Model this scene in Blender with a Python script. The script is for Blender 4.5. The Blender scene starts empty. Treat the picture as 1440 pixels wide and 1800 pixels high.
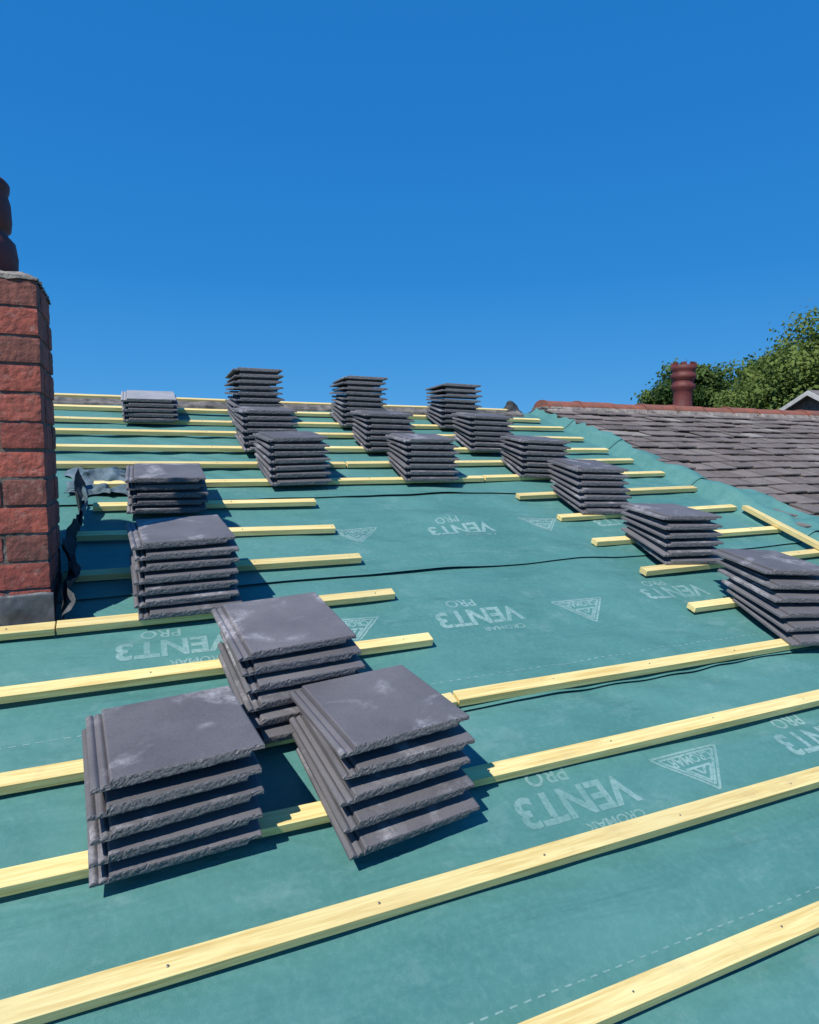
import bpy, bmesh, math, random
import numpy as np
from mathutils import Vector, Matrix, noise
R=math.radians
random.seed(5); rng=np.random.default_rng(7)
sc=bpy.context.scene
COL=sc.collection
TH=R(18.22)
Sv=Vector((0,math.cos(TH),math.sin(TH))); Nv=Vector((0,-math.sin(TH),math.cos(TH))); Xv=Vector((1,0,0))
RM=Matrix(((1,0,0,0),(0,Sv.y,Nv.y,0),(0,Sv.z,Nv.z,0),(0,0,0,1)))
def rp(a,s,h=0.0): return Vector((a,0,0))+Sv*s+Nv*h

# ---------------------------------------------------------------- helpers
def mesh_obj(name,verts,faces,mat=None,parent=None,smooth=False,cols=None):
    me=bpy.data.meshes.new(name); me.from_pydata([tuple(v) for v in verts],[],faces); me.update()
    ob=bpy.data.objects.new(name,me); COL.objects.link(ob)
    if mat: me.materials.append(mat)
    if smooth:
        me.polygons.foreach_set('use_smooth',[True]*len(me.polygons))
    if cols is not None:
        at=me.color_attributes.new('tint','FLOAT_COLOR','CORNER')
        arr=np.ones((len(me.loops),4),dtype=np.float32)
        k=0
        for p in me.polygons:
            c=cols[p.index]
            for _ in range(p.loop_total):
                arr[k,:3]=c; k+=1
        at.data.foreach_set('color',arr.ravel())
    if parent: ob.parent=parent
    return ob
def thing(ob,label,cat,group=None):
    ob['label']=label; ob['category']=cat
    if group: ob['group']=group
    return ob
def empty(name,loc):
    e=bpy.data.objects.new(name,None); e.location=loc; COL.objects.link(e); return e
def par(ch,p):
    ch.parent=p; ch.matrix_parent_inverse=Matrix.Translation(-Vector(p.location)) if p.type=='EMPTY' else p.matrix_world.inverted()
def box(V,F,lo,hi,M=None,C=None,col=None):
    b=len(V)
    for x in (lo[0],hi[0]):
        for y in (lo[1],hi[1]):
            for z in (lo[2],hi[2]):
                p=Vector((x,y,z)); V.append(M@p if M else p)
    for f in ((0,1,3,2),(4,6,7,5),(0,4,5,1),(2,3,7,6),(0,2,6,4),(1,5,7,3)):
        F.append(tuple(b+i for i in f))
        if C is not None: C.append(col)
def bevel(ob,w,seg=2):
    m=ob.modifiers.new('bevel','BEVEL'); m.width=w; m.segments=seg; m.limit_method='ANGLE'
class Noise2:
    def __init__(s,seed): s.g=np.random.default_rng(seed).uniform(-1,1,(256,256))
    def __call__(s,x,y):
        x=np.asarray(x,float);y=np.asarray(y,float)
        xi=np.floor(x).astype(int);yi=np.floor(y).astype(int);fx=x-xi;fy=y-yi
        fx=fx*fx*(3-2*fx);fy=fy*fy*(3-2*fy)
        g=s.g;a=g[xi%256,yi%256];b=g[(xi+1)%256,yi%256];c=g[xi%256,(yi+1)%256];d=g[(xi+1)%256,(yi+1)%256]
        return (a*(1-fx)+b*fx)*(1-fy)+(c*(1-fx)+d*fx)*fy
n1=Noise2(1);n2=Noise2(2);n3=Noise2(3);n4=Noise2(4);n5=Noise2(5)

# ---------------------------------------------------------------- materials
def mat(name):
    m=bpy.data.materials.new(name); m.use_nodes=True
    nt=m.node_tree; b=nt.nodes['Principled BSDF']; return m,nt,b
def nd(nt,t,**k):
    n=nt.nodes.new(t)
    for a,v in k.items(): setattr(n,a,v)
    return n
def noise_n(nt,vec,scale,detail=4,rough=.6,dist=0):
    n=nd(nt,'ShaderNodeTexNoise'); n.inputs['Scale'].default_value=scale; n.inputs['Detail'].default_value=detail
    n.inputs['Roughness'].default_value=rough; n.inputs['Distortion'].default_value=dist
    nt.links.new(vec,n.inputs['Vector']); return n.outputs['Fac']
def ramp(nt,fac,stops):
    r=nd(nt,'ShaderNodeValToRGB'); cr=r.color_ramp
    while len(cr.elements)<len(stops): cr.elements.new(.5)
    for e,(p,c) in zip(cr.elements,stops):
        e.position=p; e.color=(c[0],c[1],c[2],1) if hasattr(c,'__len__') else (c,c,c,1)
    nt.links.new(fac,r.inputs['Fac']); return r.outputs['Color']
def mix(nt,fac,a,b,mode='MIX'):
    m=nd(nt,'ShaderNodeMix',data_type='RGBA',blend_type=mode)
    for sock,v in ((m.inputs[0],fac),(m.inputs[6],a),(m.inputs[7],b)):
        if isinstance(v,(int,float)): sock.default_value=v
        elif isinstance(v,tuple): sock.default_value=(v[0],v[1],v[2],1)
        else: nt.links.new(v,sock)
    return m.outputs[2]
def madd(nt,a,k,c):
    n=nd(nt,'ShaderNodeMath',operation='MULTIPLY_ADD'); nt.links.new(a,n.inputs[0]); n.inputs[1].default_value=k; nt.links.new(c,n.inputs[2]); return n.outputs[0]
def bump(nt,b,h,strength=.4,dist=.01):
    n=nd(nt,'ShaderNodeBump'); n.inputs['Strength'].default_value=strength; n.inputs['Distance'].default_value=dist
    nt.links.new(h,n.inputs['Height']); nt.links.new(n.outputs[0],b.inputs['Normal']); return n
def objco(nt,scale=None,geo=False):
    if geo: o=nd(nt,'ShaderNodeNewGeometry').outputs['Position']
    else: o=nd(nt,'ShaderNodeTexCoord').outputs['Object']
    if scale:
        m=nd(nt,'ShaderNodeMapping'); m.inputs['Scale'].default_value=scale; nt.links.new(o,m.inputs['Vector']); o=m.outputs[0]
    return o
def felt_color(nt):
    o=objco(nt,geo=True)
    a=noise_n(nt,o,1.6,5,.6); c=noise_n(nt,o,60,3,.7)
    col=mix(nt,ramp(nt,a,[(.3,0),(.7,1)]),(.062,.200,.185),(.092,.255,.238))
    col=mix(nt,ramp(nt,c,[(.45,0),(.75,.4)]),col,(.125,.29,.27))
    sc_=noise_n(nt,objco(nt,(2,3.2,3.2),True),2.1,9,.78,.2)
    col=mix(nt,ramp(nt,sc_,[(.53,0),(.71,.34)]),col,(.24,.38,.37))
    dk=noise_n(nt,objco(nt,(1.3,4,4),True),2.7,6,.7,.2)
    return mix(nt,ramp(nt,dk,[(.28,.30),(.45,0)]),col,(.035,.135,.125))
def felt_bump(nt,b,k=1.0):
    o=objco(nt,geo=True)
    w=noise_n(nt,objco(nt,(1.6,6,6),True),1.4,3,.5,.3)
    w2=noise_n(nt,o,7,3,.55,.3)
    f=noise_n(nt,o,420,2,.5)
    h=madd(nt,f,.03,w); h=madd(nt,w2,.30,h)
    bump(nt,b,h,.9,.026*k)
def mat_felt():
    m,nt,b=mat('membrane')
    nt.links.new(felt_color(nt),b.inputs['Base Color'])
    b.inputs['Roughness'].default_value=.62; b.inputs['Specular IOR Level'].default_value=.3
    felt_bump(nt,b); return m
def mat_ink():
    m,nt,b=mat('printed_ink'); o=objco(nt,geo=True)
    a=noise_n(nt,o,75,6,.8); c=noise_n(nt,o,5,3,.6)
    k=nd(nt,'ShaderNodeMath',operation='MULTIPLY'); nt.links.new(ramp(nt,a,[(.34,.15),(.54,1)]),k.inputs[0]); nt.links.new(ramp(nt,c,[(.34,.30),(.60,.72)]),k.inputs[1])
    nt.links.new(mix(nt,k.outputs[0],felt_color(nt),(.33,.48,.46)),b.inputs['Base Color']); b.inputs['Roughness'].default_value=.62; b.inputs['Specular IOR Level'].default_value=.3
    felt_bump(nt,b); return m
def mat_flat(name,c1,c2,scale=8,rough=.8,bs=.4,bd=.004,bscale=60,geo=False,metal=0,det=5):
    m,nt,b=mat(name); o=objco(nt,geo=geo)
    col=mix(nt,ramp(nt,noise_n(nt,o,scale,det,.65),[(.32,0),(.68,1)]),c1,c2)
    nt.links.new(col,b.inputs['Base Color']); b.inputs['Roughness'].default_value=rough; b.inputs['Metallic'].default_value=metal
    bump(nt,b,noise_n(nt,o,bscale,5,.65),bs,bd); return m
def rnd_vec(nt,mul):
    o=nd(nt,'ShaderNodeTexCoord').outputs['Object']; info=nd(nt,'ShaderNodeObjectInfo')
    off=nd(nt,'ShaderNodeVectorMath',operation='MULTIPLY_ADD'); cmb=nd(nt,'ShaderNodeCombineXYZ')
    for i in range(3): nt.links.new(info.outputs['Random'],cmb.inputs[i])
    nt.links.new(cmb.outputs[0],off.inputs[0]); off.inputs[1].default_value=mul; nt.links.new(o,off.inputs[2])
    return off.outputs[0],info
def mat_tile(name='concrete_surface',c1=(.112,.108,.117),c2=(.158,.153,.162)):
    m,nt,b=mat(name); v,info=rnd_vec(nt,(37,61,13))
    a=noise_n(nt,v,5,5,.6)
    col=mix(nt,ramp(nt,a,[(.3,0),(.7,1)]),c1,c2)
    g=noise_n(nt,v,4.2,3,.5,.9); h=noise_n(nt,v,22,8,.88)
    mg=nd(nt,'ShaderNodeMath',operation='MULTIPLY'); nt.links.new(ramp(nt,g,[(.55,0),(.66,1)]),mg.inputs[0]); nt.links.new(ramp(nt,h,[(.42,0),(.66,.9)]),mg.inputs[1])
    col=mix(nt,mg.outputs[0],col,(.50,.49,.51))
    sp=noise_n(nt,v,260,2,.6)
    col=mix(nt,ramp(nt,sp,[(.35,.3),(.5,0)]),col,(.04,.038,.044))
    tint=nd(nt,'ShaderNodeHueSaturation'); nt.links.new(col,tint.inputs['Color'])
    mr=nd(nt,'ShaderNodeMapRange'); mr.inputs['To Min'].default_value=.86; mr.inputs['To Max'].default_value=1.14; nt.links.new(info.outputs['Random'],mr.inputs['Value']); nt.links.new(mr.outputs[0],tint.inputs['Value'])
    nt.links.new(tint.outputs[0],b.inputs['Base Color']); b.inputs['Roughness'].default_value=.6; b.inputs['Specular IOR Level'].default_value=.45
    bump(nt,b,noise_n(nt,v,230,4,.7),.3,.0012); return m
def mat_tile_front():
    m,nt,b=mat('concrete_broken_edge'); o,info=rnd_vec(nt,(17,31,23))
    v=nd(nt,'ShaderNodeTexVoronoi'); v.inputs['Scale'].default_value=230; nt.links.new(o,v.inputs['Vector'])
    a=noise_n(nt,o,210,5,.8)
    col=mix(nt,ramp(nt,a,[(.38,0),(.56,1)]),(.060,.057,.060),(.27,.26,.265))
    col=mix(nt,ramp(nt,v.outputs['Distance'],[(.1,.0),(.5,.3)]),col,(.11,.105,.11))
    nt.links.new(col,b.inputs['Base Color']); b.inputs['Roughness'].default_value=.9
    bump(nt,b,a,.7,.003); return m
def mat_wood():
    m,nt,b=mat('treated_softwood'); v,info=rnd_vec(nt,(40,9,5))
    mp=nd(nt,'ShaderNodeMapping'); mp.inputs['Scale'].default_value=(1.2,26,26); nt.links.new(v,mp.inputs['Vector'])
    g=noise_n(nt,mp.outputs[0],3.5,5,.6,.8)
    col=mix(nt,ramp(nt,g,[(.32,0),(.62,1)]),(.66,.46,.15),(.86,.72,.32))
    l=noise_n(nt,v,1.7,3,.5)
    col=mix(nt,ramp(nt,l,[(.4,0),(.75,.45)]),col,(.78,.70,.38))
    dd=noise_n(nt,v,9,5,.7); col=mix(nt,ramp(nt,dd,[(.56,0),(.8,.45)]),col,(.44,.35,.18))
    vo=nd(nt,'ShaderNodeTexVoronoi'); vo.inputs['Scale'].default_value=3.2; vo.inputs['Randomness'].default_value=1; nt.links.new(v,vo.inputs['Vector'])
    col=mix(nt,ramp(nt,vo.outputs['Distance'],[(.035,.8),(.06,0)]),col,(.26,.13,.05))
    tint=nd(nt,'ShaderNodeHueSaturation'); nt.links.new(col,tint.inputs['Color'])
    mr=nd(nt,'ShaderNodeMapRange'); mr.inputs['To Min'].default_value=.86; mr.inputs['To Max'].default_value=1.1; nt.links.new(info.outputs['Random'],mr.inputs['Value']); nt.links.new(mr.outputs[0],tint.inputs['Value'])
    nt.links.new(tint.outputs[0],b.inputs['Base Color']); b.inputs['Roughness'].default_value=.7
    bump(nt,b,g,.35,.002); return m
def mat_vcol(name,rough,scale,dark,bs=.5,bd=.003,spots=None,bscale=90,dk=.6,stain=None):
    m,nt,b=mat(name); at=nd(nt,'ShaderNodeVertexColor',layer_name='tint'); o=objco(nt,geo=True)
    a=noise_n(nt,o,scale,5,.7)
    col=mix(nt,ramp(nt,a,[(.35,dk),(.6,0)]),at.outputs[0],dark)
    if spots:
        s_=noise_n(nt,o,spots[0],6,.8); col=mix(nt,ramp(nt,s_,[(spots[1],0),(spots[1]+.08,spots[3])]),col,spots[2])
    if stain:
        s2=noise_n(nt,o,stain[0],6,.75); col=mix(nt,ramp(nt,s2,[(.46,0),(.66,stain[2])]),col,stain[1])
    nt.links.new(col,b.inputs['Base Color']); b.inputs['Roughness'].default_value=rough
    bump(nt,b,noise_n(nt,o,bscale,5,.7),bs,bd); return m
M_felt=mat_felt(); M_tile=mat_tile(); M_tileL=mat_tile('pale_concrete_surface',(.30,.30,.31),(.42,.42,.43)); M_front=mat_tile_front(); M_wood=mat_wood(); M_ink=mat_ink()
M_brick=mat_vcol('brick',.9,26,(.12,.045,.038),.8,.005,(30,.55,(.48,.29,.24),.45),75,.6,(5,(.09,.05,.045),.55))
M_mortar=mat_flat('mortar',(.22,.18,.155),(.075,.06,.052),14,.95,.8,.007,60,geo=True)
M_cement=mat_flat('cement',(.36,.32,.28),(.14,.12,.11),9,.95,.8,.012,35,geo=True)
M_lead=mat_flat('lead',(.05,.053,.06),(.17,.18,.19),6,.55,.5,.008,16,geo=True,metal=.2)
M_pot=mat_flat('maroon_terracotta',(.095,.022,.02),(.17,.04,.034),6,.65,.4,.005,25,geo=True)
M_terra=mat_flat('terracotta',(.33,.105,.066),(.16,.078,.058),9,.88,.6,.006,50,geo=True)
M_slate=mat_vcol('slate',.85,7,(.09,.073,.065),.5,.004,(14,.60,(.36,.33,.28),.65),60,.45)
M_dark=mat_flat('dark_boards',(.025,.022,.02),(.05,.042,.04),9,.9,.4,.004,50,geo=True)
M_ridge=mat_flat('old_grey_mortar',(.05,.048,.045),(.24,.22,.20),11,.9,.6,.01,40,geo=True)
M_wall=mat_flat('painted_render',(.42,.38,.32),(.5,.46,.4),3,.9,.4,.004,80,geo=True)
M_cloth=mat_flat('crumpled_lining',(.035,.075,.095),(.15,.215,.26),12,.75,.5,.004,40,geo=True)
M_black=mat_flat('black_felt',(.018,.019,.022),(.05,.052,.058),9,.75,.5,.004,60,geo=True)
M_ground=mat_flat('grass_and_soil',(.05,.08,.025),(.10,.10,.045),.35,.95,.6,.05,4,geo=True)
M_bark=mat_flat('bark',(.07,.05,.035),(.13,.10,.075),8,.95,.8,.02,20,geo=True)
M_white=mat_flat('weathered_white_paint',(.42,.41,.38),(.60,.59,.56),6,.6,.2,.002,60,geo=True)
M_steel=mat_flat('nail_steel',(.16,.155,.15),(.28,.27,.26),30,.4,.1,.001,60,metal=.7)
def mat_leaf(name,c1,c2):
    m,nt,b=mat(name); at=nd(nt,'ShaderNodeVertexColor',layer_name='tint')
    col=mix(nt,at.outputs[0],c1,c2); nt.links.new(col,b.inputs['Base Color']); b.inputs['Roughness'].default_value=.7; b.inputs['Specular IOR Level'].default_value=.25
    tr=nd(nt,'ShaderNodeBsdfTranslucent'); nt.links.new(col,tr.inputs['Color'])
    ms=nd(nt,'ShaderNodeMixShader'); ms.inputs[0].default_value=.35
    nt.links.new(b.outputs[0],ms.inputs[1]); nt.links.new(tr.outputs[0],ms.inputs[2])
    nt.links.new(ms.outputs[0],nt.nodes['Material Output'].inputs['Surface']); return m
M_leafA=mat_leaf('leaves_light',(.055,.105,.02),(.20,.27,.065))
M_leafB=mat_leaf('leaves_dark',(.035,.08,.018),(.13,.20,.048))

# ---------------------------------------------------------------- ground
g=mesh_obj('ground',[(-600,-600,-6),(600,-600,-6),(600,600,-6),(-600,600,-6)],[(0,1,2,3)],M_ground); g['kind']='structure'

# ---------------------------------------------------------------- house under the new roof
EV=-1.5; RIDGE_S=4.14; XE=3.92
RY=RIDGE_S*math.cos(TH); RZ=RIDGE_S*math.sin(TH)
house=empty('terraced_house',(0.5,RY,-6))
thing(house,'terraced house whose roof is stripped and being re-battened','house')
def slab(V,F,a0,a1,s0,s1,h0,h1,back=False):
    pts=[]
    for a in (a0,a1):
        for s in (s0,s1):
            for h in (h0,h1):
                p=rp(a,s,h)
                if back: p=Vector((p.x,2*RY-p.y,p.z))
                pts.append(p)
    b=len(V);V+=pts
    for f in ((0,1,3,2),(4,6,7,5),(0,4,5,1),(2,3,7,6),(0,2,6,4),(1,5,7,3)): F.append(tuple(b+i for i in f))
V,F=[],[]; slab(V,F,-4.2,XE,EV,RIDGE_S,-.12,-.045); slab(V,F,-4.2,XE,EV,RIDGE_S-.06,-.12,-.045,True)
o=mesh_obj('roof_deck',V,F,M_dark); par(o,house)
V,F=[],[]; ey=EV*math.cos(TH); ez=EV*math.sin(TH)
x0,x1=-4.05,XE
yb=2*RY-ey-.3; yf=ey+.3; zt=ez-.02
V+=[Vector(p) for p in ((x0,yf,-6),(x1,yf,-6),(x1,yb,-6),(x0,yb,-6),(x0,yf,zt),(x1,yf,zt),(x1,yb,zt),(x0,yb,zt),(x0,RY,RZ-.16),(x1,RY,RZ-.16))]
F+=[(0,1,5,4),(2,3,7,6),(0,4,8,7,3),(1,2,6,9,5)]
o=mesh_obj('wall',V,F,M_wall); par(o,house)
V,F=[],[]
K=10
for a in (-4.2,9.8):
    for k in range(K+1):
        t=math.pi*k/K
        V.append(Vector((a,ey-.05-.06*math.cos(t),ez-.05-.06*math.sin(t))))
for k in range(K): F.append((k,k+1,K+2+k,K+1+k))
o=mesh_obj('gutter',V,F,M_black,smooth=True); par(o,house)
V,F=[],[]
nn=260
for i in range(nn+1):
    a=-4.2+7.85*i/nn
    hA=.014+.012*noise.noise(Vector((a*6,0,0)))+.010*noise.noise(Vector((a*23,4,0)))
    for (s_,h_) in ((3.90,-.01),(3.91,.002+hA*.4),(3.96,hA),(4.02,hA+.006),(4.06,-.01)): V.append(rp(a,s_+.012*noise.noise(Vector((a*9,s_,3))),h_))
for i in range(nn):
    for q in range(4): F.append((5*i+q,5*i+5+q,5*i+6+q,5*i+1+q))
o=mesh_obj('ridge_bedding',V,F,M_ridge); par(o,house)

# ---------------------------------------------------------------- membrane sheets
LO=[-1.98,-1.02,-.06,.90,1.86,2.82,3.50]
TOP=4.12
def aend(s):
    return np.interp(s,[-1.5,1.04,1.48,1.9,2.8,3.56,4.1],[4.28,4.20,4.17,4.05,4.03,3.96,3.93])+.045*n3(np.asarray(s)*4.5,7.3)+.025*n4(np.asarray(s)*14,3.1)
def sstep(x,a,b):
    t=np.clip((x-a)/(b-a),0,1); return t*t*(3-2*t)
def fh(a,s,k):
    a=np.asarray(a,float);s=np.asarray(s,float)
    loose=sstep(a,.9,1.25)*(1-sstep(a,2.1,2.45))*sstep(s,.35,.6)*(1-sstep(s,1.75,2.0))
    h=-.017+.0100*n1(a*1.6,s*6)+.0042*n2(a*4+s*2,s*9)
    ph=(a*3.1+s*5.2)+1.2*n5(a*1.2,s*1.7)
    h=h+.0034*np.sin(ph*6.0)*np.clip(n5(a*1.1+9,s*1.6)*1.6,0,1)
    h=h+loose*(.013+.019*n3(a*1.1+3,s*6+.6*a)+.007*n2(a*3.0,s*10))
    u=np.clip((s-LO[k])/1.05,0,1)
    h=h+.004-.008*u
    e=np.exp(-((s-LO[k])/.035)**2)
    h=h+e*(.002+(.003+.009*loose)*np.clip(n4(a*2.3,k*5.)+.15,0,1))
    h=h+sstep(a,3.84,3.99)*.092+sstep(a,3.88,4.05)*(.028*n2(a*9,s*7)+.020*n1(a*4,s*3))
    return h
def felt_sheet(k):
    lo=max(LO[k],EV-.03); hi=LO[k+1]+.13 if k+1<len(LO) else TOP
    ns=max(8,int((hi-lo)/.012)); na=640
    u=np.linspace(0,1,na); s=np.linspace(lo,hi,ns)
    Sg,U=np.meshgrid(s,u,indexing='ij')
    A=-4.2+U*(aend(Sg)+4.2)
    Sx=Sg+ (.014*n3(A*.9,k*3.)+.005*n1(A*5,k))*np.exp(-((Sg-lo)/.1)**2)
    H=fh(A,Sx,k)
    P=np.stack([A,Sx*Sv.y+H*Nv.y,Sx*Sv.z+H*Nv.z],-1).reshape(-1,3)
    i=np.arange(ns-1)[:,None]*na+np.arange(na-1)[None,:]
    q=np.stack([i,i+1,i+na+1,i+na],-1).reshape(-1,4)
    me=bpy.data.meshes.new('roofing_membrane'); me.from_pydata(P.tolist(),[],q.tolist()); me.update()
    me.polygons.foreach_set('use_smooth',[True]*len(me.polygons)); me.materials.append(M_felt)
    ob=bpy.data.objects.new('roofing_membrane',me); COL.objects.link(ob)
    thing(ob,'green breathable roofing membrane strip stretched under timber battens','roofing membrane','overlapping membrane strips on the roof')
    return ob
sheets=[felt_sheet(k) for k in range(len(LO))]

def on_felt(k,a,s,lift=.0009): return rp(a,s,float(fh(a,s,k))+lift)
def letters(txt,ac,s_c,width,height,k,name='printed_lettering',bold=0.0):
    cu=bpy.data.curves.new('t','FONT'); cu.body=txt; cu.align_x='CENTER'; cu.align_y='CENTER'; cu.size=1; cu.resolution_u=3; cu.offset=bold
    ob=bpy.data.objects.new('t',cu); COL.objects.link(ob)
    bpy.context.view_layer.update()
    dg=bpy.context.evaluated_depsgraph_get(); me=bpy.data.meshes.new_from_object(ob.evaluated_get(dg))
    bpy.data.objects.remove(ob)
    bm=bmesh.new(); bm.from_mesh(me); bmesh.ops.triangulate(bm,faces=bm.faces)
    xs=[v.co.x for v in bm.verts]; ys=[v.co.y for v in bm.verts]
    w=max(xs)-min(xs); hh=max(ys)-min(ys); cx=(max(xs)+min(xs))/2; cy=(max(ys)+min(ys))/2
    for _ in range(3):
        bmesh.ops.subdivide_edges(bm,edges=[e for e in bm.edges if e.calc_length()>.09],cuts=1)
        bmesh.ops.triangulate(bm,faces=bm.faces)
    for v in bm.verts:
        x=-(v.co.x-cx)/w*width; y=-(v.co.y-cy)/hh*height
        v.co=on_felt(k,ac+x,s_c+y)
    bmesh.ops.recalc_face_normals(bm,faces=bm.faces)
    for f in bm.faces:
        if f.normal.dot(Nv)<0: f.normal_flip()
        f.smooth=True
    bm.to_mesh(me); bm.free(); me.materials.clear(); me.materials.append(M_ink)
    o=bpy.data.objects.new(name,me); COL.objects.link(o); o.parent=sheets[k]; return o
def strokes(lines,ac,sc_,k,wd=.007,name='printed_logo'):
    V,F=[],[]
    for (xa,ya),(xb,yb) in lines:
        d=Vector((xb-xa,yb-ya)); L=d.length; n=max(2,int(L/.02)); p=Vector((-d.y,d.x))/L*wd/2
        for i in range(n+1):
            t=i/n
            for sg in (1,-1):
                V.append(on_felt(k,ac+xa+d.x*t+p.x*sg,sc_+ya+d.y*t+p.y*sg))
        b=len(V)-2*(n+1)
        for i in range(n): F.append((b+2*i,b+2*i+1,b+2*i+3,b+2*i+2))
    o=mesh_obj(name,V,F,M_ink,smooth=True); o.parent=sheets[k]; return o
def vent(a,s,k):
    letters('VENT3',a,s,.40,.105,k,bold=.03); letters('PRO',a-.05,s+.100,.14,.058,k,bold=.02); letters('CROMAR',a+.07,s-.090,.20,.032,k,bold=.02)
def logo(a,s,k):
    w,h=.14,.08
    L=[]
    for m in (1.,.80):
        A=(-w*m,h*m*.8);B=(w*m,h*m*.8);C=(0,-h*m*1.2); L+=[(A,B),(B,C),(C,A)]
    L+=[((-.05,-.005),(.0,-.062)),((.05,-.005),(.0,-.062)),((-.05,-.005),(.05,-.005)),((-.022,-.005),(.0,-.035)),((.022,-.005),(.0,-.035))]
    strokes(L,a,s,k,.009); letters('CROMAR',a,s+.028,.17,.038,k,bold=.03)
for a,s,k in ((.11,.50,2),(1.33,.47,2),(2.45,.50,2),(1.67,1.34,3),(2.80,1.34,3),(1.15,-.49,1),(2.20,-.49,1)): vent(a,s,k)
for a,s,k in ((.76,.50,2),(1.86,.45,2),(1.05,1.36,3),(2.22,1.36,3),(1.62,-.48,1),(2.75,-.48,1)): logo(a,s,k)
for k,s in ((1,-.92),(2,.10),(3,1.06),(4,2.0)):
    L=[]; x=-1.0
    while x<3.8:
        L.append(((x,0),(x+.018,0))); x+=.034
    strokes(L,0,s,k,.004,'printed_dashes')

# ---------------------------------------------------------------- battens
def batten(a0,s0,a1,s1,h=0.0,wd=.05,th=.025,lab=None,h1=None):
    h1=h if h1 is None else h1
    A=rp(a0,s0,h);B=rp(a1,s1,h1); L=(B-A).length
    n=max(2,int(L/.12)); V,F=[],[]
    ph=random.uniform(0,9)
    for i in range(n+1):
        x=L*i/n
        wz=.0016*math.sin(x*2.1+ph); wy=.0022*math.sin(x*1.3+ph*2)
        for (y,z) in ((-wd/2,-.003),(wd/2,-.003),(wd/2,th),(-wd/2,th)):
            V.append(Vector((x,y+wy,z+wz*(1 if z>0 else 0))))
    for i in range(n):
        b=4*i
        for j in range(4): F.append((b+j,b+(j+1)%4,b+4+(j+1)%4,b+4+j))
    F=[tuple(reversed(f)) for f in F]
    F.append((0,1,2,3)); F.append(tuple(4*n+j for j in (3,2,1,0)))
    nw=len(F)
    x=(math.ceil(a0/.45)*.45)-a0+.02
    while x<L-.01:
        b=len(V); cx=x+random.uniform(-.006,.006); cy=random.uniform(-.006,.006)
        for zz in (th-.001,th+.0020):
            for q in range(8):
                t=2*math.pi*q/8; V.append(Vector((cx+.0030*math.cos(t),cy+.0030*math.sin(t),zz)))
        F.append(tuple(b+8+q for q in range(8)))
        for q in range(8): F.append((b+q,b+(q+1)%8,b+8+(q+1)%8,b+8+q))
        x+=.45
    ob=mesh_obj('timber_batten',V,F,M_wood); ob.data.materials.append(M_steel)
    for p in ob.data.polygons:
        if p.index>=nw: p.material_index=1
    bm=bmesh.new(); bm.from_mesh(ob.data); bmesh.ops.recalc_face_normals(bm,faces=bm.faces); bm.to_mesh(ob.data); bm.free()
    xa=(B-A).normalized(); ya=Nv.cross(xa).normalized(); za=xa.cross(ya)
    ob.matrix_world=Matrix.Translation(A)@Matrix((xa,ya,za)).transposed().to_4x4()
    thing(ob,lab or 'pale yellow treated timber batten nailed across green membrane','timber batten','roof battens')
    m=ob.modifiers.new('bevel','BEVEL'); m.width=.0018; m.segments=2; m.limit_method='ANGLE'; m.use_clamp_overlap=True
BT=[(-4.1,4.150,3.59,4.057),(-4.1,3.795,3.70,3.700),(-4.1,3.50,.69,3.392),(.70,3.392,3.78,3.413),(-4.1,3.15,3.77,3.078),
(-4.1,2.83,.70,2.742),(.71,2.742,3.78,2.738),(-4.1,2.50,1.30,2.402),(1.31,2.402,3.82,2.455),(-.22,2.088,2.20,2.092),(2.21,2.092,3.87,2.144),
(-.21,1.777,.93,1.754),(2.28,1.754,3.87,1.80),(-.30,1.43,.94,1.382),(2.36,1.389,3.87,1.43),(-.29,1.045,.97,1.037),(2.36,1.046,3.87,1.06),
(-.28,.664,1.01,.689),(-2.9,.64,-.285,.663),(2.40,.685,3.88,.728),(-2.9,.28,1.03,.330),(2.38,.327,3.88,.345),(-2.9,-.085,.30,-.058),(.97,-.026,3.88,-.014),(.305,-.057,.96,-.027),
(-2.9,-.37,.55,-.360),(.56,-.358,3.9,-.325),(-2.9,-.66,3.88,-.641),(-2.9,-1.0,3.88,-.98),(-2.9,-1.34,3.9,-1.33)]
for b in BT: batten(*b)
batten(3.885,1.36,3.79,.50,.030,lab='loose pale timber batten lying up the slope over others',h1=.032)

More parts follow.
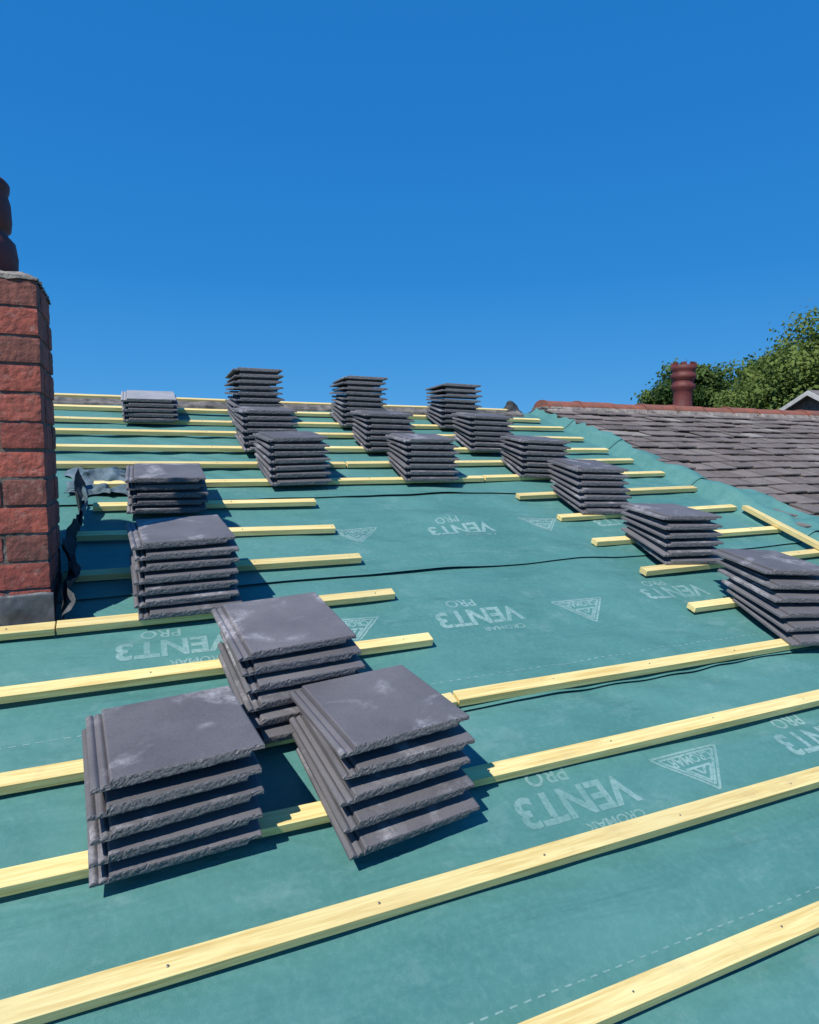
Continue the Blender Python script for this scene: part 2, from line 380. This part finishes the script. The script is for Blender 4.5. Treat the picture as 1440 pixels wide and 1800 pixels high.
# ---------------------------------------------------------------- stacked concrete tiles
T=.0248; WH=.168; STR=.040; TL=.388
def tile_mesh(seed,light=False):
    nz=Noise2(100+seed); rs=np.random.default_rng(seed)
    xs=list(np.linspace(-WH-STR,-WH-.0015,17))+[-WH]+list(np.linspace(-WH+.004,WH-.004,64))+[WH-.001,WH]
    def ztop(x):
        if x<-WH-.001: return .009+.0065*abs(math.sin((x+WH+STR)/STR*math.pi*2))
        e=min(x+WH,WH-x)
        return T-.002*max(0,1-e/.004)
    def zbot(x): return .0 if x<.136 else .011
    ys=[0,.003,.010,.05,.12,.2,.28,.35,.384,TL]
    V=[];idx={}
    lev=6
    chips=[(rs.uniform(-WH,WH),rs.uniform(.003,.008),rs.uniform(.001,.003)) for _ in range(4)]
    def add(i,j,l):
        key=(i,j,l)
        if key in idx: return idx[key]
        x=xs[i];y=ys[j];zt_,zb=ztop(x),zbot(x);t=l/(lev-1);z=zb+(zt_-zb)*t
        if j==0:
            y=.0004*float(nz(x*60,l*.9))+.0010*float(nz(x*190,l*1.7+5))+.0005*float(nz(x*9,2))
            if l==lev-1: y+=.0012; z-=.0007+.0003*max(0,float(nz(x*90,9)))
            if l==0: y+=.001+.0010*max(0,float(nz(x*50,12))); z+=.0004+.0008*max(0,float(nz(x*70,17)))
            for cx,cw,cd in chips:
                if abs(x-cx)<cw:
                    kk=(1-abs(x-cx)/cw)*cd
                    if l>=lev-2: y+=kk; z-=kk*.5
        if j==len(ys)-1 and l==lev-1: z-=.002
        z+=.0005*float(nz(x*6,ys[j]*6+3)) if l==lev-1 else 0
        idx[key]=len(V);V.append((x,y,z));return idx[key]
    F=[];MI=[]
    nx=len(xs);ny=len(ys)
    for i in range(nx-1):
        for j in range(ny-1):
            F.append((add(i,j,lev-1),add(i+1,j,lev-1),add(i+1,j+1,lev-1),add(i,j+1,lev-1)));MI.append(0)
            F.append((add(i,j,0),add(i,j+1,0),add(i+1,j+1,0),add(i+1,j,0)));MI.append(2)
        for l in range(lev-1):
            F.append((add(i,0,l),add(i+1,0,l),add(i+1,0,l+1),add(i,0,l+1)));MI.append(1)
            F.append((add(i,ny-1,l),add(i,ny-1,l+1),add(i+1,ny-1,l+1),add(i+1,ny-1,l)));MI.append(1)
    for j in range(ny-1):
        for l in range(lev-1):
            F.append((add(0,j,l),add(0,j,l+1),add(0,j+1,l+1),add(0,j+1,l)));MI.append(0)
            F.append((add(nx-1,j,l),add(nx-1,j+1,l),add(nx-1,j+1,l+1),add(nx-1,j,l+1)));MI.append(0)
    def bx(x0,x1,y0,y1,z0,z1):
        b=len(V)
        for x in (x0,x1):
            for y in (y0,y1):
                for z in (z0,z1): V.append((x,y,z))
        for f in ((0,1,3,2),(4,6,7,5),(0,4,5,1),(2,3,7,6),(0,2,6,4),(1,5,7,3)): F.append(tuple(b+q for q in f));MI.append(2)
    bx(-.150,.130,.036,.048,-.013,.001); bx(-.150,.130,.062,.072,-.011,.001)
    me=bpy.data.meshes.new('concrete_tile'); me.from_pydata(V,[],F); me.materials.append(M_tileL if light else M_tile); me.materials.append(M_front); me.materials.append(M_tile)
    me.polygons.foreach_set('material_index',MI); me.update(); return me
TM=[tile_mesh(i) for i in range(8)]; TML=tile_mesh(9,True)
lab='dark grey flat interlocking concrete tile stacked on timber battens'
lab2='dark grey concrete tile with chalky scuffs topping a stack'
STK=[ # a,s,N,rot,pt,ph,q
(.645,-.507,5,5.0,.0515,.0275,.030),(.090,-.430,5,4.2,.0535,.0268,.014),(.483,-.088,6,5.1,.0380,.0265,.032),(.188,.642,7,2.2,.0385,.0268,.0197),
(.158,1.625,5,-.7,.0405,.0265,.004),(.926,1.995,7,2.7,.0390,.0264,.0199),(1.803,2.006,7,-2.5,.039,.0264,.018),(2.688,2.034,7,-7.6,.0395,.0264,.009),
(2.740,1.372,7,-5,.0367,.0262,.028),(2.765,.674,6,-6,.0434,.0266,.0206),(2.770,-.100,6,-10,.0425,.0266,.050),
(.12,3.33,5,0,.034,.0264,.01),(.90,3.30,10,2,.0435,.0268,.011),(.87,2.64,7,1,.039,.0264,.018),(1.75,3.30,10,-2,.0412,.0266,.011),(1.74,2.64,7,-2,.039,.0264,.018),
(2.64,3.30,9,-4,.0435,.0268,.012),(2.60,2.64,7,-5,.039,.0264,.018)]
for si,(a,s,N,rot,pt,ph,Q) in enumerate(STK):
    for i in range(N):
        tl=math.atan(i*(pt-ph)/TL)
        r=R(rot+random.uniform(-1.6,1.6)); dx=random.uniform(-.008,.008); dy=random.uniform(-.006,.006)+i*Q
        light=(si==11 and i==N-1)  # top tile of this stack has a paler base colour than the others
        ob=bpy.data.objects.new('concrete_tile',TML if light else random.choice(TM)); COL.objects.link(ob)
        ob.matrix_world=RM@Matrix.Translation((a-dy*math.sin(R(rot))+dx,s+dy*math.cos(R(rot)),.0262+i*pt))@Matrix.Rotation(r,4,'Z')@Matrix.Rotation(-tl+R(random.uniform(-.2,.2)),4,'X')@Matrix.Rotation(R(random.uniform(-.35,.35)),4,'Y')
        thing(ob,'pale grey concrete tile topping a short stack' if light else (lab2 if i==N-1 else lab),'concrete tile','stacked concrete tiles')

# ---------------------------------------------------------------- chimney stack with brickwork
CX0,CX1,CY0,CY1,CZT=-1.30,-.300,.675,1.06,1.430
chim=empty('chimney_stack',((CX0+CX1)/2,(CY0+CY1)/2,0.0))
thing(chim,'weathered red brick chimney stack with cement top rising through the roof','chimney')
V,F=[],[]
def mface(fn,nu,nv):
    b=len(V)
    for i in range(nu+1):
        for j_ in range(nv+1):
            p=Vector(fn(i/nu,j_/nv)); V.append(p+noise.noise_vector(p*25)*.0025+noise.noise_vector(p*70)*.002)
    for i in range(nu):
        for j_ in range(nv):
            a_=b+i*(nv+1)+j_; F.append((a_,a_+nv+1,a_+nv+2,a_+1))
d_=.0055; zb0,zb1=-.2,CZT-.004
mface(lambda u,v:(CX0+d_+(CX1-CX0-2*d_)*u,CY0+d_,zb0+(zb1-zb0)*v),70,110)
mface(lambda u,v:(CX0+d_+(CX1-CX0-2*d_)*u,CY1-d_,zb0+(zb1-zb0)*v),40,60)
mface(lambda u,v:(CX1-d_,CY0+d_+(CY1-CY0-2*d_)*u,zb0+(zb1-zb0)*v),30,110)
mface(lambda u,v:(CX0+d_,CY0+d_+(CY1-CY0-2*d_)*u,zb0+(zb1-zb0)*v),20,60)
o=mesh_obj('mortar_bed',V,F,M_mortar); par(o,chim)
V,F,C=[],[],[]
def bcol():
    t=random.random(); c=np.array([.50,.125,.085])*(1-t)+np.array([.36,.088,.066])*t
    if random.random()<.18: c=np.array([.24,.085,.065])
    return c*random.uniform(.85,1.15)
def brick(lo,hi):
    lo=[v+random.uniform(-.0025,.0025) for v in lo];hi=[v+random.uniform(-.0025,.0025) for v in hi]
    col=bcol(); sd=random.uniform(0,50)
    c=[(lo[i]+hi[i])/2 for i in range(3)]; hs=[(hi[i]-lo[i])/2 for i in range(3)]
    def face(ax,sg):
        u,v=[i for i in range(3) if i!=ax]
        nu=max(2,int(hs[u]*2/.010)); nv=max(2,int(hs[v]*2/.010)); b=len(V)
        for i in range(nu+1):
            for j_ in range(nv+1):
                p=[0,0,0]; p[ax]=sg*hs[ax]; p[u]=-hs[u]+2*hs[u]*i/nu; p[v]=-hs[v]+2*hs[v]*j_/nv
                r_=.004
                q=[max(-hs[k_]+r_,min(hs[k_]-r_,p[k_])) for k_ in range(3)]
                d=Vector([p[k_]-q[k_] for k_ in range(3)])
                if d.length>1e-9: d=d.normalized()*r_
                w=Vector([c[k_]+q[k_] for k_ in range(3)])+d
                w+=noise.noise_vector(w*55+Vector((sd,0,0)))*.0022
                V.append(w)
        for i in range(nu):
            for j_ in range(nv):
                a_=b+i*(nv+1)+j_; f=(a_,a_+nv+1,a_+nv+2,a_+1)
                F.append(f); C.append(col)
    for ax in range(3):
        for sg in (-1,1): face(ax,sg)
j=.010; ch=.0985
k=0; z=CZT
while z>-.05:
    z0,z1=z-ch+j,z
    st=(k%2==0)
    for (ya,yb) in ((CY0,CY0+.10),(CY1-.10,CY1)):
        x=CX1; first=True
        while x>CX0+.02:
            w=.265 if st else (.128 if first else .265)
            xa=max(CX0,x-w); brick((xa,ya,z0),(x,yb,z1)); x=xa-j; first=False
    for (xa,xb) in ((CX1-.10,CX1),(CX0,CX0+.10)):
        y=CY0+.10+j
        first=True
        while y<CY1-.13:
            w=.128 if (first and not st) else .2
            yb=min(CY1-.10-j,y+w); brick((xa,y,z0),(xb,yb,z1)); y=yb+j; first=False
    z-=ch; k+=1
o=mesh_obj('brickwork',V,F,M_brick,cols=C); par(o,chim)
bm=bmesh.new(); bm.from_mesh(o.data); bmesh.ops.recalc_face_normals(bm,faces=bm.faces); bm.to_mesh(o.data); bm.free()
bm=bmesh.new(); nx,ny=60,30
def flz(x,y):
    e=max(0.0,min(x-CX0,CX1-x,y-CY0,CY1-y)); return CZT+.006+.042*min(1.0,e/.11)**.8+.012*noise.noise(Vector((x*9,y*9,3)))+.010*noise.noise(Vector((x*31,y*31,3)))
gr=[[bm.verts.new((CX0-.004+(CX1-CX0+.008)*i/nx+.012*noise.noise(Vector((i*.7,jj*.7,1))),CY0-.004+(CY1-CY0+.008)*jj/ny+.012*noise.noise(Vector((i*.7,jj*.7,9))),flz(CX0+(CX1-CX0)*i/nx,CY0+(CY1-CY0)*jj/ny))) for jj in range(ny+1)] for i in range(nx+1)]
for i in range(nx):
    for jj in range(ny): bm.faces.new((gr[i][jj],gr[i+1][jj],gr[i+1][jj+1],gr[i][jj+1]))
ed=[e for e in bm.edges if e.is_boundary]
r=bmesh.ops.extrude_edge_only(bm,edges=ed)
for v in r['geom']:
    if isinstance(v,bmesh.types.BMVert): v.co.z=CZT-.004+.006*noise.noise(v.co*30)
me=bpy.data.meshes.new('cement_cap'); bm.to_mesh(me); bm.free(); me.materials.append(M_cement)
o=bpy.data.objects.new('cement_cap',me); COL.objects.link(o); par(o,chim)
def lathe(name,prof,c,m,n=40):
    V,F=[],[]
    for (r_,z_) in prof:
        for q in range(n):
            t=2*math.pi*q/n; V.append(Vector((c[0]+r_*math.cos(t),c[1]+r_*math.sin(t),c[2]+z_)))
    for i in range(len(prof)-1):
        for q in range(n): F.append((i*n+q,i*n+(q+1)%n,(i+1)*n+(q+1)%n,(i+1)*n+q))
    return mesh_obj(name,V,F,m,smooth=True)
POT=[(.138,0),(.150,.03),(.153,.08),(.146,.13),(.124,.155),(.122,.168),(.134,.178),(.138,.21),(.136,.27),(.128,.30),(.134,.315),(.136,.335),(.128,.345),(.108,.345),(.105,.2)]
for px in (-.530,-.98):
    o=lathe('chimney_pot',POT,(px,.88,CZT+.035),M_pot); par(o,chim)
def crumple(name,a0,a1,s0,s1,hf,m,na=50,ns=50,amp=.01,seed=0,parent=None):
    V,F=[],[]
    for i in range(na+1):
        for jj in range(ns+1):
            u,v=i/na,jj/ns
            a,s,h=hf(a0+(a1-a0)*u,s0+(s1-s0)*v,u,v)
            p=rp(a,s,h); q=Vector((a*9,s*9,h*9+seed))
            d=noise.noise_vector(q)*amp+noise.noise_vector(q*2.7)*amp*.5
            V.append(p+d)
    for i in range(na):
        for jj in range(ns):
            b=i*(ns+1)+jj; F.append((b,b+ns+1,b+ns+2,b+1))
    o=mesh_obj(name,V,F,m,smooth=True)
    if parent: par(o,parent)
    return o
zb=CY0*math.tan(TH)
def apron(name,xa,xb,y,za,zb_,m,amp):
    V,F=[],[]; nx,nz=60,14
    for i in range(nx+1):
        for q in range(nz+1):
            x=xa+(xb-xa)*i/nx; zz=za+(zb_-za)*q/nz
            V.append(Vector((x,y-.003+amp*noise.noise(Vector((x*12,zz*12,3)))+amp*.4*noise.noise(Vector((x*40,zz*40,3))),zz+(.010*noise.noise(Vector((x*15,7,q*.1))) if q==nz else 0))))
    for i in range(nx):
        for q in range(nz):
            b=i*(nz+1)+q; F.append((b,b+nz+1,b+nz+2,b+1))
    o=mesh_obj(name,V,F,m,smooth=True); so=o.modifiers.new('solid','SOLIDIFY'); so.thickness=.003; par(o,chim)
apron('lead_flashing',CX0-.01,-.47,CY0-.012,zb-.05,zb+.085,M_lead,.006)
apron('lead_flashing',-.485,CX1+.012,CY0-.020,zb-.05,zb+.120,M_lead,.008)
def up_f(a,s,u,v):
    return (-.277+.018*(1-u)+.02*math.sin(s*9)*u, s, .0+u*(.10+.07*noise.noise(Vector((s*5,0,2)))+.05*noise.noise(Vector((s*17,0,5)))))
o=crumple('membrane_upstand',0,1,.72,2.05,up_f,M_black,16,120,.016,3,chim)
def up_g(a,s,u,v): return (-.262+.03*u+.03*noise.noise(Vector((s*8,u*2,7))),s,.03+u*(.07+.05*noise.noise(Vector((s*7,0,8)))))
o=crumple('lead_soaker',0,1,.70,1.05,up_g,M_lead,14,50,.012,6,chim)
o=crumple('lead_soaker',0,1,1.5,1.8,up_g,M_cloth,14,50,.014,8,chim)
def cl(a,s,u,v):
    bx_=math.sin(math.pi*u)*math.sin(math.pi*v); return (a+.07*noise.noise(Vector((u*4,v*4,1))),s+.07*noise.noise(Vector((u*4,v*4,5))),.004+bx_*.050*(.6+1.2*noise.noise(Vector((u*6,v*6,2)))))
o=crumple('crumpled_lining',-.36,.03,1.98,2.36,cl,M_cloth,70,70,.026,1)
thing(o,'crumpled blue-grey plastic lining scrap beside the brick chimney','plastic sheet')
def cl2(a,s,u,v): return (a,s,.008+math.sin(math.pi*u)*math.sin(math.pi*v)*.09)
o=crumple('felt_scrap',3.50,3.68,4.0,4.16,cl2,M_black,24,24,.03,4)
thing(o,'small crumpled scrap of black felt on the roof ridge','felt scrap')

# ---------------------------------------------------------------- neighbouring slate roof
nb=empty('neighbouring_house',(7,RY,-6)); thing(nb,'terraced house with old brown slate roof and red ridge tiles','house')
NX0=3.95
V,F=[],[]; slab(V,F,NX0,10.2,EV,RIDGE_S,-.10,.030); slab(V,F,NX0,10.2,EV,RIDGE_S-.03,-.10,.030,True)
o=mesh_obj('roof_deck',V,F,M_dark); par(o,nb)
V,F=[],[]; x0,x1=NX0,10.0
V+=[Vector(p) for p in ((x0,yf,-6),(x1,yf,-6),(x1,yb,-6),(x0,yb,-6),(x0,yf,zt),(x1,yf,zt),(x1,yb,zt),(x0,yb,zt),(x0,RY,RZ-.14),(x1,RY,RZ-.14))]
F+=[(0,1,5,4),(2,3,7,6),(0,4,8,7,3),(1,2,6,9,5)]
o=mesh_obj('wall',V,F,M_wall); par(o,nb)
V,F,C=[],[],[]
gg=.190; sw=.225
for back in (False,True):
    row=0; s=EV
    while s<RIDGE_S-.06:
        x=NX0+.02+(0 if row%2 else -sw/2)+random.uniform(-.02,.02)
        while x<10.15:
            xa=max(NX0+.01,x)+.007; xb=min(10.2,x+sw)-.007
            if xb-xa>.03:
                L_=min(.25,RIDGE_S-.02-s); h0=.042+random.uniform(-.005,.008); slip=random.uniform(-.016,.016)-(.03 if random.random()<.05 else 0)
                tl=.020/.27; rz=random.uniform(-.03,.03)
                Mx=Matrix.Translation(((xa+xb)/2,s+slip,h0+.014))@Matrix.Rotation(rz,4,'Z')@Matrix.Rotation(-tl*1.2+random.uniform(-.014,.014),4,'X')@Matrix.Rotation(random.uniform(-.03,.03),4,'Y')
                Mx=RM@Mx
                if back: Mx=Matrix.Translation((0,2*RY,0))@Matrix.Diagonal((1,-1,1,1))@Mx
                t=random.random(); c=np.array([.160,.130,.116])*(1-t)+np.array([.235,.200,.180])*t
                if random.random()<.16: c=c*.72
                if random.random()<.07: c=np.array([.31,.28,.25])
                box(V,F,(-(xb-xa)/2,0,-.004),((xb-xa)/2,L_,.006),Mx,C,c)
            x+=sw
        s+=gg; row+=1
o=mesh_obj('slate_covering',V,F,M_slate,cols=C); par(o,nb)
V,F=[],[]
x=4.0; kk=0; ZR=1.337
while x<9.9:
    L_=.44; n=14
    zc=ZR+.006*math.sin(kk*2.3)
    for e,xx in enumerate((x,x+.03,x+.031,x+L_)):
        rr_=.088 if e<2 else .080
        for q in range(n+1):
            t=math.pi*q/n
            V.append(Vector((xx,RY-1.6*rr_*math.cos(t),zc-.012+rr_*math.sin(t)-(.012 if q in(0,n) else 0))))
    b=len(V)-4*(n+1)
    for e in range(3):
        for q in range(n): F.append((b+e*(n+1)+q,b+(e+1)*(n+1)+q,b+(e+1)*(n+1)+q+1,b+e*(n+1)+q+1))
    F.append(tuple(b+q for q in range(n+1))); F.append(tuple(b+3*(n+1)+q for q in reversed(range(n+1))))
    x+=L_+.006; kk+=1
o=mesh_obj('ridge_tiles',V,F,M_terra); par(o,nb)
V,F=[],[]
nn=240
for i in range(nn+1):
    x=3.98+5.95*i/nn; jx=.035*noise.noise(Vector((x*7,0,0)))+.018*noise.noise(Vector((x*29,0,0)))
    for (dy,dz) in ((-.175-jx,-.060),(-.13,-.0),(.13,-.0),(.165+jx,-.07)): V.append(Vector((x,RY+dy,ZR+dz)))
for i in range(nn):
    for q in range(3): F.append((4*i+q,4*i+4+q,4*i+5+q,4*i+1+q))
F.append((0,1,2,3))
o=mesh_obj('ridge_bedding',V,F,M_cement); par(o,nb)
st=empty('chimney_stack',(6.75,4.75,0)); thing(st,'low brick stack with tall dark red crown chimney pot','chimney')
V,F=[],[]; box(V,F,(6.45,4.45,-.2),(7.05,5.05,1.36)); o=mesh_obj('brickwork',V,F,M_terra); bevel(o,.01); par(o,st)
V,F=[],[]; box(V,F,(6.42,4.42,1.361),(7.08,5.08,1.41)); o=mesh_obj('cement_cap',V,F,M_cement); bevel(o,.02); par(o,st)
P2=[(.13,0),(.135,.05),(.12,.08),(.118,.20),(.125,.27),(.15,.30),(.155,.34),(.135,.36),(.135,.41),(.16,.43),(.165,.47),(.145,.49),(.14,.52),(.155,.54),(.16,.60),(.13,.60),(.125,.3)]
o=lathe('chimney_pot',P2,(6.75,4.66,1.41),M_pot); par(o,st)
V,F=[],[]
for q in range(8):
    t=2*math.pi*q/8
    Mx=Matrix.Translation((6.75+.145*math.cos(t),4.66+.145*math.sin(t),2.03))@Matrix.Rotation(t,4,'Z')
    box(V,F,(-.012,-.035,-.03),(.012,.035,.015),Mx)
o=mesh_obj('crown_rim',V,F,M_pot); par(o,st)
GX,GY,GZ,GH,GP=11.8,6.4,1.97,2.0,.55
dh=empty('gabled_house',(14.5,GY,-6)); thing(dh,'small gabled house with grey tiles and white verge board','house')
V=[Vector(p) for p in ((GX,GY-GH,-6),(GX,GY+GH,-6),(18,GY+GH,-6),(18,GY-GH,-6),(GX,GY-GH,GZ-GH*GP),(GX,GY+GH,GZ-GH*GP),(18,GY+GH,GZ-GH*GP),(18,GY-GH,GZ-GH*GP),(GX,GY,GZ),(18,GY,GZ))]
F=[(0,4,8,5,1),(2,6,9,7,3),(0,3,7,4),(1,5,6,2)]
o=mesh_obj('wall',V,F,mat_flat('grey_brown_brick',(.24,.19,.15),(.10,.08,.07),16,.9,.8,.02,25,geo=True)); par(o,dh)
def gslab(xa,xb,t0,t1,hw):
    V=[];F=[]
    for sg in (-1,1):
        b=len(V)
        for x in (xa,xb):
            for (yy,zz) in ((0,0),(hw,-hw*GP)):
                for t in (t0,t1): V.append(Vector((x,GY+sg*yy,GZ+zz+t)))
        F+=[tuple(b+i for i in f) for f in ((0,1,3,2),(4,6,7,5),(0,4,5,1),(2,3,7,6),(0,2,6,4),(1,5,7,3))]
    return V,F
V,F=gslab(GX-.15,18.2,.01,.07,GH+.2); o=mesh_obj('roof',V,F,mat_flat('grey_tiles',(.14,.125,.12),(.26,.24,.23),12,.9,.6,.02,30,geo=True)); par(o,dh)
V,F=gslab(GX-.19,GX-.152,-.03,.055,GH+.2); o=mesh_obj('verge_board',V,F,M_white); par(o,dh)

# ---------------------------------------------------------------- trees
def tree(base,crown,rad,m,nclump,nleaf,leaf,label,seed):
    rs=np.random.default_rng(seed)
    e=empty('tree',base); thing(e,label,'tree','trees behind the roofs')
    V,F=[],[]
    def limb(p0,p1,r0,r1,n=9,seg=7):
        p0=Vector(p0);p1=Vector(p1); d=(p1-p0)
        q=d.to_track_quat('Z','Y'); b=len(V)
        for i in range(seg+1):
            t=i/seg; c=p0+d*t+Vector((noise.noise(Vector((t*3,seed,0))),noise.noise(Vector((t*3,seed,5))),0))*.12*d.length*math.sin(math.pi*t)
            r=r0+(r1-r0)*t
            for k in range(n): V.append(c+q@Vector((r*math.cos(2*math.pi*k/n),r*math.sin(2*math.pi*k/n),0)))
        for i in range(seg):
            for k in range(n): F.append((b+i*n+k,b+i*n+(k+1)%n,b+(i+1)*n+(k+1)%n,b+(i+1)*n+k))
    c=Vector(crown); top=Vector((c.x,c.y,c.z+rad[2]*.5))
    limb(base,top,.28,.05)
    cl=[]
    for i in range(nclump):
        d=rs.normal(size=3); d/=np.linalg.norm(d); rr=rs.uniform(.45,1.0)**.6
        p=np.array(crown)+d*np.array(rad)*rr; cr=rs.uniform(.16,.30)*min(rad)
        cl.append((p,cr,rs.uniform(0,1)))
        if i%3==0:
            t=rs.uniform(.45,.9); q0=Vector(base).lerp(top,t); limb(q0,Vector(p),.09,.015,5,4)
    o=mesh_obj('trunk',V,F,M_bark,smooth=True); par(o,e)
    per=nleaf//nclump
    LV=[];LC=[]
    for p,cr,br in cl:
        d=rs.normal(size=(per,3)); d/=np.linalg.norm(d,axis=1)[:,None]
        rr=rs.uniform(.25,1,(per,1))**.5*cr*np.where(rs.random((per,1))<.12,1.35,1.0)
        c_=p+d*rr*np.array([1.25,1.25,.85])
        n_=d+rs.normal(size=(per,3))*.6+np.array([0,0,.4]); n_/=np.linalg.norm(n_,axis=1)[:,None]
        tv=np.cross(n_,rs.normal(size=(per,3))); tv/=np.linalg.norm(tv,axis=1)[:,None]; bv=np.cross(n_,tv)
        sz=leaf*rs.uniform(.6,1.3,(per,1))
        q=np.stack([c_-tv*sz*.5,c_+bv*sz*.36,c_+tv*sz*.6,c_-bv*sz*.36],1)
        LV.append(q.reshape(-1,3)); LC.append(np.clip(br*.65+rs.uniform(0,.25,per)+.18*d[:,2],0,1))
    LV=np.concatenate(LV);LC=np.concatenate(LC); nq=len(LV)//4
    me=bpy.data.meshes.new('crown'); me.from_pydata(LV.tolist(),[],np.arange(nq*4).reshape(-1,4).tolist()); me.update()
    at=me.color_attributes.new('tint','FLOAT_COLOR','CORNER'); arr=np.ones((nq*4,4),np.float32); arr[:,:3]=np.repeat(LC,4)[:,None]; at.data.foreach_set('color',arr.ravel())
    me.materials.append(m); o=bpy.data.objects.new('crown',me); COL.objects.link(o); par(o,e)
tree((18.4,9.7,-6),(18.4,9.7,.95),(2.9,2.9,3.8),M_leafA,270,160000,.11,'tall leafy tree with light yellow-green crown behind slate roof',11)
tree((18.5,11.7,-6),(18.5,11.7,1.0),(2.2,2.2,2.7),M_leafA,140,74000,.11,'leafy yellow-green tree with a rounded crown behind slate roof',23)
tree((19.1,16.3,-6),(19.1,16.3,1.4),(1.9,1.9,2.75),M_leafB,120,60000,.13,'dark green broadleaf tree behind the red chimney pot',12)
tree((22,15.5,-6),(22,15.5,1.3),(2.5,2.5,3.2),M_leafB,120,54000,.15,'dark green broadleaf tree rising behind the roofs',14)

# ---------------------------------------------------------------- light, sky, camera
sv=(Vector((-.60,0,0))+Sv*(-.10)+Nv).normalized()
el=math.asin(sv.z); az=math.atan2(sv.x,sv.y)
ld=bpy.data.lights.new('sun','SUN'); ld.energy=4.8; ld.angle=R(.53); ld.color=(1,.95,.87)
lo=bpy.data.objects.new('sun',ld); lo.rotation_mode='QUATERNION'; lo.rotation_quaternion=sv.to_track_quat('Z','Y'); lo.location=(0,0,20); COL.objects.link(lo)
w=bpy.data.worlds.new('World'); sc.world=w; w.use_nodes=True; nt=w.node_tree
sky=nt.nodes.new('ShaderNodeTexSky'); sky.sky_type='NISHITA'; sky.sun_disc=False; sky.sun_elevation=el; sky.sun_rotation=az%(2*math.pi)
sky.air_density=1.0; sky.dust_density=0.0; sky.ozone_density=4.0; sky.altitude=200
tc=nt.nodes.new('ShaderNodeTexCoord'); sep=nt.nodes.new('ShaderNodeSeparateXYZ'); nt.links.new(tc.outputs['Generated'],sep.inputs[0])
S_=.11
azr=nt.nodes.new('ShaderNodeValToRGB'); cr=azr.color_ramp
stops=[(0.0,(.080,.38,.80)),(.10,(.045,.31,.74)),(.25,(.016,.235,.66)),(.45,(.011,.195,.60)),(1.0,(.012,.15,.50))]
while len(cr.elements)<len(stops): cr.elements.new(.5)
for e,(p,c) in zip(cr.elements,stops): e.position=p; e.color=(*c,1)
nt.links.new(sep.outputs['Z'],azr.inputs['Fac'])
sc1=nt.nodes.new('ShaderNodeVectorMath'); sc1.operation='SCALE'; sc1.inputs['Scale'].default_value=1/S_; nt.links.new(azr.outputs[0],sc1.inputs[0])
mx=nt.nodes.new('ShaderNodeMix'); mx.data_type='RGBA'; mx.inputs[0].default_value=.93
nt.links.new(sky.outputs[0],mx.inputs[6]); nt.links.new(sc1.outputs[0],mx.inputs[7])
bg=nt.nodes['Background']; bg.inputs['Strength'].default_value=S_
nt.links.new(mx.outputs[2],bg.inputs['Color'])
cd=bpy.data.cameras.new('camera'); cam=bpy.data.objects.new('camera',cd); COL.objects.link(cam); sc.camera=cam
cd.sensor_fit='HORIZONTAL'; cd.sensor_width=36; cd.lens=1130.2/1440*36; cd.shift_y=-7/1440; cd.clip_end=3000; cd.clip_start=.05
yaw=R(67.07);pit=R(-4.74)
fw=Vector((math.cos(yaw)*math.cos(pit),math.sin(yaw)*math.cos(pit),math.sin(pit)))
cam.location=(0,-1.91834,.82853); cam.rotation_mode='QUATERNION'; cam.rotation_quaternion=fw.to_track_quat('-Z','Y')
sc.view_settings.view_transform='Standard'; sc.view_settings.look='None'; sc.view_settings.exposure=0
